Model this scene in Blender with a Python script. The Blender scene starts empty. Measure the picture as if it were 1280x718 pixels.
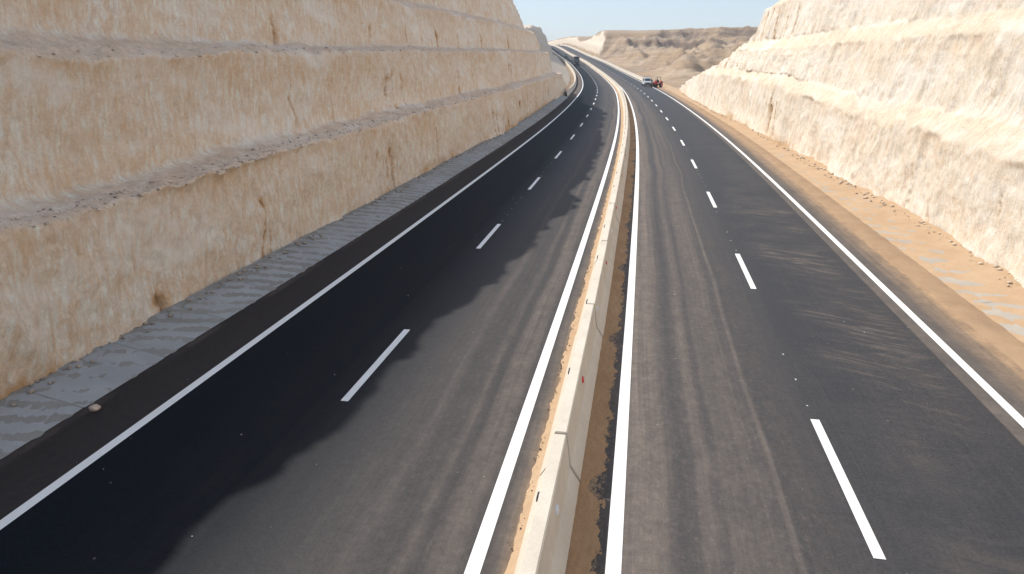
import bpy, bmesh, math, random
import numpy as np
from mathutils import Vector, Matrix
C = bpy.context.scene
COL = C.collection
R = math.radians
random.seed(4)

# ------------------------------------------------------------------ camera
cam_d = bpy.data.cameras.new('camera'); cam = bpy.data.objects.new('camera', cam_d); COL.objects.link(cam)
PITCH = 0.31804
cam.location = (0, 0, 6.644); cam.rotation_euler = (math.pi/2 - PITCH, 0, 0)
cam_d.sensor_width = 36; cam_d.lens = 853.01/1280*36; cam_d.clip_end = 12000; cam_d.clip_start = 0.1
C.camera = cam
# ------------------------------------------------------------------ light
SUN_EL = 47.4; SUN_AZ = -55.0          # azimuth measured clockwise from +Y (the road's direction)
w = bpy.data.worlds.new('World'); C.world = w; w.use_nodes = True
wt = w.node_tree; bg = wt.nodes['Background']
sky = wt.nodes.new('ShaderNodeTexSky'); sky.sky_type = 'NISHITA'; sky.sun_disc = False
sky.sun_elevation = R(SUN_EL); sky.sun_rotation = R(SUN_AZ)
sky.altitude = 100; sky.air_density = 1.0; sky.dust_density = 0.6; sky.ozone_density = 1.6
veil = wt.nodes.new('ShaderNodeMix'); veil.data_type = 'RGBA'; veil.inputs[0].default_value = 0.68      # even dust veil over the whole sky
wt.links.new(sky.outputs[0], veil.inputs[6]); veil.inputs[7].default_value = (2.62, 3.10, 3.85, 1)
wt.links.new(veil.outputs[2], bg.inputs[0]); bg.inputs[1].default_value = 0.118
sd = bpy.data.lights.new('sun', 'SUN'); sun = bpy.data.objects.new('sun', sd); COL.objects.link(sun)
sd.energy = 2.85; sd.angle = R(0.55); sd.color = (1.0, 0.95, 0.87)
_a, _e = R(SUN_AZ), R(SUN_EL)
tosun = Vector((math.sin(_a)*math.cos(_e), math.cos(_a)*math.cos(_e), math.sin(_e)))
sun.rotation_euler = tosun.to_track_quat('Z', 'Y').to_euler()
C.view_settings.view_transform = 'Standard'; C.view_settings.look = 'None'
C.view_settings.exposure = 0.80; C.view_settings.gamma = 1.0
C.render.engine = 'CYCLES'
try: C.cycles.max_bounces = 8; C.cycles.diffuse_bounces = 5
except Exception: pass

# ------------------------------------------------------------------ noise
def _h(ix, iy, iz, seed):
    n = (ix.astype(np.int64)*374761393 + iy.astype(np.int64)*668265263 + iz.astype(np.int64)*1274126177 + seed*987643) & 0xffffffff
    n = ((n ^ (n >> 13))*1274126177) & 0xffffffff
    n = ((n ^ (n >> 15))*2246822519) & 0xffffffff
    return ((n ^ (n >> 16)) & 0xffffff)/float(0xffffff)*2 - 1
def vn(x, y, z=None, seed=0):
    """value noise, -1..1"""
    x = np.asarray(x, float); y = np.asarray(y, float)
    x, y = np.broadcast_arrays(x, y)
    xi = np.floor(x); yi = np.floor(y); fx = x-xi; fy = y-yi
    fx = fx*fx*fx*(fx*(fx*6-15)+10); fy = fy*fy*fy*(fy*(fy*6-15)+10)
    if z is None:
        zz = np.zeros_like(xi)
        a = _h(xi, yi, zz, seed); b = _h(xi+1, yi, zz, seed); c = _h(xi, yi+1, zz, seed); d = _h(xi+1, yi+1, zz, seed)
        return (a*(1-fx)+b*fx)*(1-fy) + (c*(1-fx)+d*fx)*fy
    z = np.broadcast_to(np.asarray(z, float), x.shape); zi = np.floor(z); fz = z-zi; fz = fz*fz*(3-2*fz)
    def pl(q):
        a = _h(xi, yi, q, seed); b = _h(xi+1, yi, q, seed); c = _h(xi, yi+1, q, seed); d = _h(xi+1, yi+1, q, seed)
        return (a*(1-fx)+b*fx)*(1-fy) + (c*(1-fx)+d*fx)*fy
    return pl(zi)*(1-fz) + pl(zi+1)*fz
def fbm(x, y, z=None, seed=0, oct=4, gain=0.5):
    t = 0; a = 1; f = 1; n = 0
    for i in range(oct):
        t = t + a*vn(np.asarray(x)*f+i*17.3, np.asarray(y)*f-i*9.1, None if z is None else np.asarray(z)*f+i*5.7, seed+i)
        n += a; a *= gain; f *= 2.03
    return t/n
def ridge(x, y, z=None, seed=0, oct=4):
    t = 0; a = 1; f = 1; n = 0
    for i in range(oct):
        t = t + a*(1-2*np.abs(vn(np.asarray(x)*f+i*11.3, np.asarray(y)*f+i*3.1, None if z is None else np.asarray(z)*f, seed+i)))
        n += a; a *= .5; f *= 2.1
    return t/n
def sst(a, b, x):
    t = np.clip((x-a)/(b-a), 0, 1); return t*t*(3-2*t)

# ------------------------------------------------------------------ road alignment (offset 0 = inner white line of the right carriageway)
KAP = [0.0177, 0.2493, 0.6839, 0.4993, 0.3563, 0.625, 0.6104, 0.3396, 0.5565, 0.6307, 0.2566, 0.4126, 0.7365, 0.2757, -0.103, -0.1427, 0.0326, 0.2717, 0.4844, 0.6816, 0.8756, 1.0696]
GR = [0.31, 0.8031, 0.4443, 0.4824, 0.5726, 0.566, 0.8367, 1.6014, 2.3813, 3.0919, 3.9838, 4.6072, 4.6536, 4.7402, 4.9289, 5.148, 5.3715, 5.5978, 5.8384, 6.0885, 6.3407, 6.5929]
KAP = np.array(KAP + [0.0]*8)*1e-3; GR = np.array(GR[:20] + [5.4, 2.2, -0.6, -2.2, -3, -3, -3, -3, -3, -3])*1e-2
KN = np.arange(30)*30.0
_st = 0.5
_s = np.arange(-60, 800, _st)
def _cum(v):
    c = np.concatenate([[0], np.cumsum((v[1:]+v[:-1])/2*_st)]); return c - c[120]
_psi = _cum(np.interp(_s, KN, KAP)) - 0.185047
_x = _cum(-np.sin(_psi)) - 0.046694; _y = _cum(np.cos(_psi)); _z = _cum(np.interp(_s, KN, GR))
def road_z(s): return np.interp(s, _s, _z)
def psi(s): return np.interp(s, _s, _psi)
def W(s, o, h=0.0):
    """road coordinates (distance along, offset to the right, height over the road) to world"""
    ps = np.interp(s, _s, _psi)
    return (np.interp(s, _s, _x) + o*np.cos(ps), np.interp(s, _s, _y) + o*np.sin(ps), np.interp(s, _s, _z) + h)
O_RE, O_RD, O_LM, O_LD, O_LE = 7.575, 3.661, -1.889, -5.639, -9.109

# ------------------------------------------------------------------ objects
def tag(o, label=None, cat=None, group=None, kind=None):
    if label: o['label'] = label
    if cat: o['category'] = cat
    if group: o['group'] = group
    if kind: o['kind'] = kind
    return o
def link(name, me, mat=None, parent=None):
    o = bpy.data.objects.new(name, me); COL.objects.link(o)
    if mat and me and not me.materials: me.materials.append(mat)
    if parent: o.parent = parent
    return o
def grid_mesh(name, X, Y, Z, uv=None, attrs=None, smooth=True, flip=False):
    n, m = X.shape
    v = np.stack([X, Y, Z], -1).reshape(-1, 3).astype(np.float32)
    i = np.arange(n*m).reshape(n, m)
    q = np.stack([i[:-1, :-1], i[1:, :-1], i[1:, 1:], i[:-1, 1:]], -1).reshape(-1, 4)
    if flip: q = q[:, ::-1]
    me = bpy.data.meshes.new(name)
    me.vertices.add(len(v)); me.vertices.foreach_set('co', v.ravel())
    me.loops.add(q.size); me.loops.foreach_set('vertex_index', q.ravel().astype(np.int32))
    me.polygons.add(len(q)); me.polygons.foreach_set('loop_start', (np.arange(len(q))*4).astype(np.int32))
    me.polygons.foreach_set('use_smooth', np.full(len(q), smooth))
    me.update(calc_edges=True)
    if uv is not None:
        a = me.attributes.new('rc', 'FLOAT_VECTOR', 'POINT')
        a.data.foreach_set('vector', np.stack([uv[0], uv[1], np.zeros_like(uv[0])], -1).reshape(-1).astype(np.float32))
    for k, d in (attrs or {}).items():
        a = me.attributes.new(k, 'FLOAT', 'POINT'); a.data.foreach_set('value', d.reshape(-1).astype(np.float32))
    return me
def ribbon(name, s, o, h, mat, parent=None, attrs=None, smooth=True):
    """sheet over road coordinates; s (n,), o (m,) or (n,m), h (n,m) or scalar"""
    s = np.asarray(s, float); o = np.asarray(o, float)
    O = np.broadcast_to(o, (len(s), o.shape[-1])) if o.ndim == 1 else o
    S = np.broadcast_to(s[:, None], O.shape)
    X, Y, Z = W(S, O, np.broadcast_to(h, O.shape))
    return link(name, grid_mesh(name, X, Y, Z, (O, S), attrs, smooth), mat, parent)
def bm_obj(name, bm, mat=None, parent=None, smooth=False):
    bmesh.ops.recalc_face_normals(bm, faces=bm.faces[:])
    me = bpy.data.meshes.new(name); bm.to_mesh(me); bm.free()
    if smooth:
        for p in me.polygons: p.use_smooth = True
    return link(name, me, mat, parent)
def empty(name, loc=(0, 0, 0), rz=0.0):
    o = bpy.data.objects.new(name, None); COL.objects.link(o); o.location = loc; o.rotation_euler = (0, 0, rz); o.empty_display_size = .2
    return o

# ------------------------------------------------------------------ materials
class Mat:
    def __init__(s, name, rough=0.9, spec=0.3):
        s.m = bpy.data.materials.new(name); s.m.use_nodes = True; s.nt = s.m.node_tree
        s.b = s.nt.nodes['Principled BSDF']; s.b.inputs['Roughness'].default_value = rough
        s.b.inputs['Specular IOR Level'].default_value = spec
    def put(s, sock, v):
        if isinstance(v, bpy.types.NodeSocket): s.nt.links.new(v, sock)
        elif isinstance(v, (tuple, list)): sock.default_value = tuple(v) + ((1,) if len(v) == 3 and len(sock.default_value) == 4 else ())
        else: sock.default_value = v
    def n(s, t): return s.nt.nodes.new(t)
    def attr(s, name, out='Fac'):
        a = s.n('ShaderNodeAttribute'); a.attribute_name = name; return a.outputs[out]
    def pos(s): return s.n('ShaderNodeNewGeometry').outputs['Position']
    def obj(s): return s.n('ShaderNodeTexCoord').outputs['Object']
    def sep(s, v):
        a = s.n('ShaderNodeSeparateXYZ'); s.put(a.inputs[0], v); return a.outputs
    def comb(s, x, y, z=0.0):
        a = s.n('ShaderNodeCombineXYZ'); s.put(a.inputs[0], x); s.put(a.inputs[1], y); s.put(a.inputs[2], z); return a.outputs[0]
    def scale(s, v, sc):
        a = s.n('ShaderNodeVectorMath'); a.operation = 'MULTIPLY'; s.put(a.inputs[0], v); a.inputs[1].default_value = sc; return a.outputs[0]
    def vadd(s, v, u):
        a = s.n('ShaderNodeVectorMath'); a.operation = 'ADD'; s.put(a.inputs[0], v); s.put(a.inputs[1], u); return a.outputs[0]
    def noise(s, v, sc=1.0, det=4, rough=0.55, dist=0.0, col=False):
        a = s.n('ShaderNodeTexNoise'); s.put(a.inputs['Vector'], v); a.inputs['Scale'].default_value = sc
        a.inputs['Detail'].default_value = det; a.inputs['Roughness'].default_value = rough; a.inputs['Distortion'].default_value = dist
        return a.outputs[1 if col else 0]
    def vor(s, v, sc=1.0, feat='F1', out=0):
        a = s.n('ShaderNodeTexVoronoi'); s.put(a.inputs['Vector'], v); a.inputs['Scale'].default_value = sc; a.feature = feat
        return a.outputs[out]
    def math(s, op, a, b=0.0, c=None, clamp=False):
        m = s.n('ShaderNodeMath'); m.operation = op; m.use_clamp = clamp
        s.put(m.inputs[0], a); s.put(m.inputs[1], b)
        if c is not None: s.put(m.inputs[2], c)
        return m.outputs[0]
    def mr(s, v, a, b, c=0.0, d=1.0, smooth=False):
        m = s.n('ShaderNodeMapRange'); s.put(m.inputs[0], v)
        if smooth: m.interpolation_type = 'SMOOTHSTEP'
        for i, q in enumerate((a, b, c, d)): s.put(m.inputs[i+1], q)
        return m.outputs[0]
    def mix(s, f, a, b, mode='MIX'):
        m = s.n('ShaderNodeMix'); m.data_type = 'RGBA'; m.blend_type = mode
        s.put(m.inputs[0], f); s.put(m.inputs[6], a); s.put(m.inputs[7], b); return m.outputs[2]
    def band(s, o, c, wd, soft=None):
        """1 inside |o-c|<wd, fading over soft"""
        soft = soft or wd
        d = s.math('ABSOLUTE', s.math('SUBTRACT', o, c)); return s.mr(d, wd-soft*0.5, wd+soft*0.5, 1.0, 0.0, True)
    def bump(s, h, dist, strength=1.0, normal=None):
        m = s.n('ShaderNodeBump'); m.inputs['Distance'].default_value = dist; m.inputs['Strength'].default_value = strength
        s.put(m.inputs['Height'], h)
        if normal: s.put(m.inputs['Normal'], normal)
        return m.outputs[0]
    def done(s, col=None, rough=None, normal=None):
        if col is not None: s.put(s.b.inputs['Base Color'], col)
        if rough is not None: s.put(s.b.inputs['Roughness'], rough)
        if normal is not None: s.put(s.b.inputs['Normal'], normal)
        return s.m
def plain(name, col, rough=0.5, spec=0.5, metal=0.0, var=0.08, sc=6.0):
    m = Mat(name, rough, spec); m.b.inputs['Metallic'].default_value = metal
    n = m.noise(m.obj(), sc, 5)
    c2 = tuple(max(0, v*(1-3*var)) for v in col); c1 = tuple(min(1, v*(1+var)) for v in col)
    return m.done(m.mix(m.mr(n, .3, .7), c2, c1), m.mr(n, .3, .7, rough*.85, min(1, rough*1.15)))

SAND = (0.42, 0.275, 0.16); SAND_L = (0.50, 0.36, 0.23)
def asphalt():
    m = Mat('asphalt', 0.85, 0.15); v = m.attr('rc', 'Vector'); x = m.sep(v); o, s_ = x[0], x[1]
    wob = m.math('MULTIPLY', m.math('SUBTRACT', m.noise(m.comb(0, s_), .05, 2), .5), .9)
    ow = m.math('ADD', o, wob)
    fine = m.noise(v, 60, 3, .8); agg = m.noise(v, 22, 3, .75); big = m.noise(v, .35, 5, .6)
    streak = m.noise(m.comb(m.math('MULTIPLY', ow, 5.0), m.math('MULTIPLY', s_, .05)), 1.0, 5, .65)
    streak2 = m.noise(m.comb(m.math('MULTIPLY', ow, 16.0), m.math('MULTIPLY', s_, .12)), 1.0, 4, .7)
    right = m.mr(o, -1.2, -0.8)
    # clean asphalt: newly laid left side, cutting's shade also put into its colour
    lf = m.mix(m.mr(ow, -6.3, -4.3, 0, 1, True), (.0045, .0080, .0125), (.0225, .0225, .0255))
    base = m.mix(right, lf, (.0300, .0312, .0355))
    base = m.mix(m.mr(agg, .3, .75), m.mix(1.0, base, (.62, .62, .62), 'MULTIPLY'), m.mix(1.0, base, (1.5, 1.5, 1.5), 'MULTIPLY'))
    lsh = m.mr(o, O_LE-.02, O_LE-.12)
    base = m.mix(m.math('MULTIPLY', lsh, .85), base, (.044, .037, .035))
    # dust
    def mul(a, b): return m.math('MULTIPLY', a, b)
    def add(a, b): return m.math('ADD', a, b)
    d = mul(m.band(ow, 0.30, .42, .55), .62)
    d = add(d, mul(m.band(ow, 1.30, .14, .25), .36))
    d = add(d, mul(m.band(ow, 1.95, .38, .5), .28))
    d = add(d, mul(m.band(ow, 2.52, .05, .08), .30))
    d = add(d, mul(m.band(ow, 1.6, 1.9, 1.4), .20))
    d = add(d, mul(m.band(ow, 5.4, 1.4, 1.6), mul(m.mr(big, .45, .62), .12)))
    d = add(d, mul(m.band(o, -1.45, .25, .35), .62))
    rag = m.noise(m.scale(v, (1, .6, 1)), 14, 5, .8)
    gut = mul(m.band(o, -.55, .45, .5), m.mr(add(rag, mul(add(o, .3), -.7)), .48, .58))
    d = add(d, mul(gut, .9))
    d = add(d, mul(m.band(ow, -2.35, .22, .35), .46))
    d = add(d, mul(m.band(ow, -2.95, .08, .2), .18))
    d = add(d, mul(m.band(ow, -3.75, .12, .25), .15))
    d = add(d, mul(mul(m.mr(s_, 114, 132), m.mr(o, -9.25, -9.5)), .75))
    d = add(d, mul(m.band(ow, -3.0, 1.4, 1.2), .16))
    d = add(d, mul(m.band(o, -4.9, 2.3, 2.5), .05))
    d = mul(d, m.mr(streak, .34, .64, .58, 1.12))
    d = add(d, mul(mul(m.band(o, 2.6, 5.5, 1.0), m.mr(streak2, .5, .8)), .12))
    # shoulder on the right: beyond the paving seam, dusty, then sandy
    seam = m.mr(o, 7.12, 7.17)
    d = add(d, mul(seam, m.mr(big, .3, .7, .42, .60)))
    d = add(d, mul(m.mr(add(o, mul(m.math('SUBTRACT', streak, .5), 1.1)), 8.0, 8.75), .45))
    # wind-blown ripples of sand crossing the outer lane
    wv = m.noise(m.comb(mul(add(o, mul(s_, .25)), .55), mul(add(s_, mul(m.math('SINE', mul(o, 1.4)), .35)), 2.4)), 1.0, 3, .6, .6)
    wv2 = m.noise(m.comb(mul(add(o, mul(s_, .2)), .8), mul(add(s_, mul(m.math('SINE', mul(o, 1.1)), .5)), 5.5)), 1.0, 3, .55, .5)
    rz = mul(m.band(s_, 25, 10, 9), m.band(o, 5.7, 1.2, 1.4))
    d = add(d, mul(mul(m.mr(wv, .50, .60), m.mr(m.noise(v, .13, 3), .40, .6)), mul(m.band(o, 5.9, 1.3, 1.6), .16)))
    d = add(d, mul(mul(m.mr(wv2, .52, .60), m.mr(m.noise(v, .35, 3), .38, .55)), mul(rz, .42)))
    d = add(d, mul(m.band(o, -10.55, .10, .15), mul(m.mr(big, .4, .6), .5)))
    pat = m.noise(m.scale(v, (1, .55, 1)), 2.2, 6, .7)
    d = mul(d, m.mr(pat, .3, .65, .6, 1.15))
    grit = m.noise(m.scale(v, (1, .45, 1)), 9, 4, .8)
    d = add(d, mul(mul(m.band(ow, 1.3, 1.7, 1.2), m.mr(grit, .52, .72)), .30))
    d = add(d, mul(mul(m.band(ow, -2.9, 1.2, 1.2), m.mr(grit, .52, .72)), .18))
    d = m.math('MULTIPLY', d, m.mr(fine, .25, .7, .6, 1.25), clamp=True)
    dust = m.mix(m.mr(add(o, mul(m.math('SUBTRACT', streak, .5), .8)), 7.9, 8.8), (.19, .155, .13), SAND)
    dust = m.mix(m.band(o, -.85, .62, .3), dust, SAND)
    col = m.mix(d, base, dust)
    # seams between the paving strips
    sm = m.math('MAXIMUM', m.band(m.math('ADD', o, m.math('MULTIPLY', m.noise(m.comb(0, s_), .4, 3), .05)), 7.17, .018, .02), mul(m.band(ow, -4.1, .008, .01), .7))
    col = m.mix(mul(sm, .55), col, (.02, .018, .018))
    # small pale chips lying on the surface
    vo = m.vor(v, 1.3, 'F1', 0); ch = m.mr(vo, .03, .022); cn = m.mr(m.vor(v, 1.3, 'F1', 1), .55, .6)
    col = m.mix(mul(mul(ch, cn), .3), col, (.42, .38, .33))
    mot = m.noise(v, 7, 5, .8); col = m.mix(m.mr(mot, .35, .65), m.mix(1.0, col, (.84, .84, .84), 'MULTIPLY'), m.mix(1.0, col, (1.14, 1.14, 1.14), 'MULTIPLY'))
    nb = m.bump(add(fine, mul(agg, 1.5)), .006, .6)
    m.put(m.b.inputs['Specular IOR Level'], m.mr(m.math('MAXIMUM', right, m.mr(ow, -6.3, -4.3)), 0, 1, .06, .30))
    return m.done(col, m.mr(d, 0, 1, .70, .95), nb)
def paint():
    m = Mat('road_paint', 0.6, 0.4); v = m.attr('rc', 'Vector')
    a = m.noise(m.scale(v, (3, .5, 1)), 2.0, 5, .7); b = m.noise(v, 45, 3, .8)
    c = m.mix(m.mr(a, .3, .75), (.74, .72, .68), (.84, .84, .83)); c = m.mix(m.mr(b, .62, .8), c, (.45, .40, .34))
    return m.done(c, .6, m.bump(b, .002))
def concrete(name, c0, c1, sandy=0.0):
    m = Mat(name, .85, .25); p = m.pos()
    a = m.noise(p, 1.1, 5, .6); b = m.noise(p, 30, 4, .7); c = m.noise(m.scale(p, (2.5, 2.5, .4)), 2.0, 4, .6)
    col = m.mix(m.mr(a, .3, .7), c0, c1); col = m.mix(m.mr(b, .45, .8, 0, .35), col, tuple(v*.6 for v in c0))
    z = m.sep(m.obj())[2]
    if sandy: col = m.mix(m.math('MULTIPLY', m.mr(m.math('ADD', z, m.math('MULTIPLY', m.math('SUBTRACT', c, .5), .5)), .30, .0), sandy), col, (.42, .30, .19))
    col = m.mix(m.mr(c, .58, .75, 0, .18), col, (.33, .27, .20))
    holes = m.mr(m.vor(p, 9, 'F1', 0), .06, .04); col = m.mix(m.math('MULTIPLY', holes, .35), col, (.12, .1, .08))
    return m.done(col, .88, m.bump(m.math('ADD', b, m.math('MULTIPLY', a, .5)), .006, .5))
def sand(name, c0, c1, ripple=.5):
    m = Mat(name, .95, .12); p = m.pos()
    a = m.noise(p, .8, 5, .6); b = m.noise(p, 25, 4, .75); g = m.noise(p, 6, 4, .7)
    col = m.mix(m.mr(a, .3, .7), c0, c1); col = m.mix(m.mr(b, .5, .75, 0, .4), col, tuple(v*.62 for v in c0))
    col = m.mix(m.mr(g, .62, .72, 0, .35), col, (.2, .15, .11))
    return m.done(col, .95, m.bump(m.math('ADD', b, m.math('MULTIPLY', g, 1.4)), .02, .6))
def rock(name, pale, mid, tan, orange, ledge, groove=1.0, weather=0.0):
    """cut rock: rc = (path height, distance along), attributes bench, crack, foot"""
    GRV = .42*groove
    m = Mat(name, .93, .15); v = m.attr('rc', 'Vector'); x = m.sep(v); h, s_ = x[0], x[1]
    p = m.pos()
    def mul(a, b): return m.math('MULTIPLY', a, b)
    def add(a, b): return m.math('ADD', a, b)
    lean = m.noise(v, .18, 2)
    sl = add(add(s_, mul(h, -.22)), mul(m.math('SUBTRACT', lean, .5), .9))
    g1 = m.noise(m.comb(mul(sl, 5.0), mul(h, 1.6)), 1.0, 5, .68, .35)
    g2 = m.noise(m.comb(mul(sl, 10.0), mul(h, 4.2)), 1.0, 5, .75, .3)
    blot = m.noise(v, .28, 6, .62, .6); blot2 = m.noise(v, 1.7, 6, .68, .3); fine = m.noise(p, 22, 5, .85); med = m.noise(p, 6, 6, .78)
    stv = m.vor(m.comb(mul(sl, 6.5), mul(h, 1.7)), 1.0, 'F1', 0); stc = m.sep(m.vor(m.comb(mul(sl, 6.5), mul(h, 1.7)), 1.0, 'F1', 1))[0]
    st2 = m.vor(m.comb(mul(sl, 13.0), mul(h, 5.0)), 1.0, 'F1', 0)
    col = m.mix(m.mr(blot, .36, .58), pale, mid)
    col = m.mix(mul(m.mr(blot2, .48, .68), .6), col, tan)
    col = m.mix(mul(m.mr(g1, .46, .62), mul(m.mr(blot2, .35, .6, .35, 1), .65)), col, tan)
    col = m.mix(mul(m.mr(g2, .50, .36), .48), col, tuple(min(.86, q*1.12) for q in pale))
    col = m.mix(mul(mul(m.mr(stv, .52, .22), m.mr(stc, .25, .6)), mul(m.mr(blot2, .62, .35, .35, 1), min(1, 2.6*GRV))), col, tuple(min(.9, q*1.08) for q in pale))
    col = m.mix(mul(m.mr(stv, .5, .8), 1.2*GRV), col, tan)
    col = m.mix(mul(m.mr(stc, .55, .95), .30*GRV), col, pale)
    col = m.mix(mul(m.mr(st2, .4, .7), .16), col, tuple(q*.75 for q in tan))
    oz = mul(m.mr(m.noise(m.scale(v, (.6, 1.4, 1)), .5, 5, .7, 1.0), .58, .74), m.mr(g1, .35, .6))
    col = m.mix(mul(oz, .7), col, orange)
    col = m.mix(m.mr(med, .60, .78, 0, .30), col, tuple(q*.55 for q in tan))
    ft = m.attr('foot'); col = m.mix(m.mr(add(ft, mul(m.math('SUBTRACT', m.noise(v, 1.5, 6, .72), .5), 1.3)), .28, .72), col, tuple(q*.9 for q in orange))
    ck = m.attr('crack'); cn = m.noise(m.comb(mul(s_, 3), mul(h, 1.1)), 1.0, 5, .7)
    cn2 = m.noise(m.comb(mul(s_, 5), mul(h, 2.2)), 1.0, 6, .75)
    col = m.mix(mul(m.mr(add(ck, mul(m.math('SUBTRACT', cn2, .5), 1.1)), .15, .85), mul(m.mr(g2, .25, .5), .85)), col, orange)
    col = m.mix(m.mr(add(ck, mul(m.math('SUBTRACT', cn2, .5), .8)), .75, 1.0), col, tuple(q*.5 for q in orange))
    lip = m.attr('lip'); ln = m.noise(v, .8, 5, .7)
    col = m.mix(mul(lip, m.mr(ln, .38, .62, 0, .55)), col, m.mix(.5, tan, orange))
    be = m.attr('bench'); dn = m.noise(p, 3.2, 6, .72)
    bc = m.mix(m.mr(dn, .35, .65), ledge, tuple(min(1, q*1.35) for q in ledge))
    bc = m.mix(m.mr(m.noise(v, .22, 4), .56, .68, 0, .5), bc, pale)
    bc = m.mix(m.mr(m.noise(p, 14, 4, .8), .55, .7, 0, .55), bc, tuple(q*.5 for q in ledge))
    bf = m.mr(add(be, mul(m.math('SUBTRACT', m.noise(v, 1.6, 6, .75), .5), 2.2)), .45, 1.1)
    col = m.mix(bf, col, bc)
    fd = m.noise(p, 11, 6, .85); col = m.mix(m.mr(fd, .32, .68), m.mix(1.0, col, (.80, .77, .74), 'MULTIPLY'), m.mix(1.0, col, (1.09, 1.09, 1.09), 'MULTIPLY'))
    lg = m.noise(m.scale(v, (1.6, .55, 1)), .35, 4, .6, .8)
    col = m.mix(m.mr(lg, .50, .70, 0, .55), col, m.mix(.35, pale, (.9, .86, .80)))
    col = m.mix(m.mr(lg, .44, .28, 0, .3), col, m.mix(.4, tan, orange))
    pit = m.mr(m.noise(m.comb(mul(sl, 8.0), mul(h, 3.0)), 1.0, 5, .8), .62, .72); col = m.mix(mul(pit, .5), col, tuple(q*.55 for q in tan))
    hb = add(add(add(mul(g1, .9*groove), mul(g2, .7*groove)), add(mul(med, 1.0), mul(fine, .6))), mul(add(mul(stv, -.9), mul(st2, -.45)), groove))
    return m.done(col, .94, m.bump(hb, .06, .8))
def terrain(name, far=False):
    m = Mat(name, .95, .12); p = m.pos(); z = m.sep(p)[2]
    def mul(a, b): return m.math('MULTIPLY', a, b)
    def add(a, b): return m.math('ADD', a, b)
    a = m.noise(p, .05, 6, .6, .5); b = m.noise(p, .4, 6, .7); st = m.noise(m.scale(p, (.02, .02, .75)), 1.0, 5, .65); f = m.noise(p, 2.5, 5, .75)
    col = m.mix(m.mr(a, .35, .65), (.40, .28, .175), (.29, .21, .15))
    band = m.attr('dark'); cut_pale = m.attr('pale')  # masks: dark strata, and paler colour on cut and embankment faces
    col = m.mix(mul(m.mr(st, .45, .62), .45), col, (.52, .43, .33))
    col = m.mix(m.mr(add(band, mul(m.math('SUBTRACT', b, .5), 1.6)), .35, .85, 0, .85), col, (.17, .125, .10))
    col = m.mix(m.mr(b, .48, .68, 0, .5), col, (.21, .155, .115))
    col = m.mix(m.mr(f, .55, .75, 0, .4), col, (.52, .42, .32))
    col = m.mix(m.mr(add(cut_pale, mul(m.math('SUBTRACT', b, .5), .6)), .3, .7), col, m.mix(m.mr(f, .3, .7), (.60, .50, .39), (.70, .60, .48)))
    return m.done(col, .95, m.bump(add(b, mul(f, .3)), .9, .6))

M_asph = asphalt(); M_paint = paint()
M_barr = concrete('barrier_concrete', (.56, .50, .415), (.66, .60, .51), .22)
M_slab = concrete('apron_concrete', (.29, .29, .285), (.36, .36, .35))
M_slabR = concrete('sanded_concrete', (.34, .30, .255), (.42, .375, .32))
M_sand = sand('orange_sand', (.43, .29, .175), (.50, .355, .23))
M_sandm = sand('median_sand', (.33, .195, .10), (.42, .27, .155))
M_sandg = sand('grey_silt', (.235, .222, .20), (.30, .285, .26))
M_brown = sand('brown_shoulder_soil', (.30, .20, .125), (.39, .27, .17))
M_rockL = rock('left_cut_rock', (.90, .825, .72), (.85, .70, .54), (.765, .54, .35), (.65, .37, .165), (.66, .51, .385), 1.0)
M_rockR = rock('right_cut_rock', (.80, .755, .68), (.775, .70, .59), (.71, .565, .41), (.58, .40, .23), (.62, .52, .40), .6)
M_terr = terrain('desert_hillside')
M_stone = plain('loose_stone', (.40, .33, .27), .95, .1, var=.15, sc=8)

# ------------------------------------------------------------------ ground sheet and road
gx = np.linspace(-2400, 2400, 41); GX, GY = np.meshgrid(gx, gx, indexing='ij')
me = grid_mesh('ground', GX, GY+500, np.full_like(GX, -6.0), (GX, GY), {'dark': GX*0, 'pale': GX*0})
tag(link('ground', me, M_terr), kind='structure')

s_road = np.concatenate([np.arange(-14, 160, 1.0), np.arange(160, 760, 2.0)])
o_road = np.array([-10.85, -10.7, -9.2, -7.4, -5.6, -3.7, -1.9, -.5, 1.2, 3.6, 5.6, 7.5, 8.7, 9.7])
H = np.zeros((len(s_road), len(o_road))); H[:, 0] = -.25; H[:, -1] = -.06
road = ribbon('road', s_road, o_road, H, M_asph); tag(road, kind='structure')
def line_part(name, s, oc, wd, h=.006):
    s = np.asarray(s, float); o = np.array([oc-wd/2, oc, oc+wd/2])
    return ribbon(name, s, o, h, M_paint, road)
for oc, wd in ((0, .215), (O_RE, .20), (O_LM, .215), (O_LE, .20)):
    line_part('edge_line', s_road[:-6], oc, wd)
def dash(sc, oc):
    a = np.array([sc-1.98, sc, sc+1.98])
    o = line_part('lane_dash', a, oc, .165)
for k in range(-1, 52): dash(10.689+12*k, O_RD)
for k in range(-1, 52): dash(13.698+12*k, O_LD)

# small pre-marking spots along the lane lines
def spots():
    bm = bmesh.new(); rs = random.Random(8)
    for s0, oc, smax in ((10.689, O_RD, 75), (13.698, O_LD, 60)):
        k = -1
        while s0+12*k < smax:
            for j in range(6):
                if rs.random() < (.2 if oc > 0 else .5) or (oc < 0 and s0+12*k < 18): continue
                s = s0+12*k+2.5+j*1.32+rs.uniform(-.1, .1); o = oc+rs.uniform(-.04, .04); a = rs.uniform(.015, .03); b = rs.uniform(.02, .045)
                vs = [bm.verts.new(W(s+q*b, o+p*a*rs.uniform(.6, 1.1), .006)) for p, q in ((-1, -1), (1, -1), (1.2, .3), (.5, 1), (-1, .8))]
                bm.faces.new(vs)
            k += 1
    return bm
tag(bm_obj('marking_spots', spots(), plain('spot_paint', (.62, .62, .60), .7, .3), road), kind='stuff')

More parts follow.
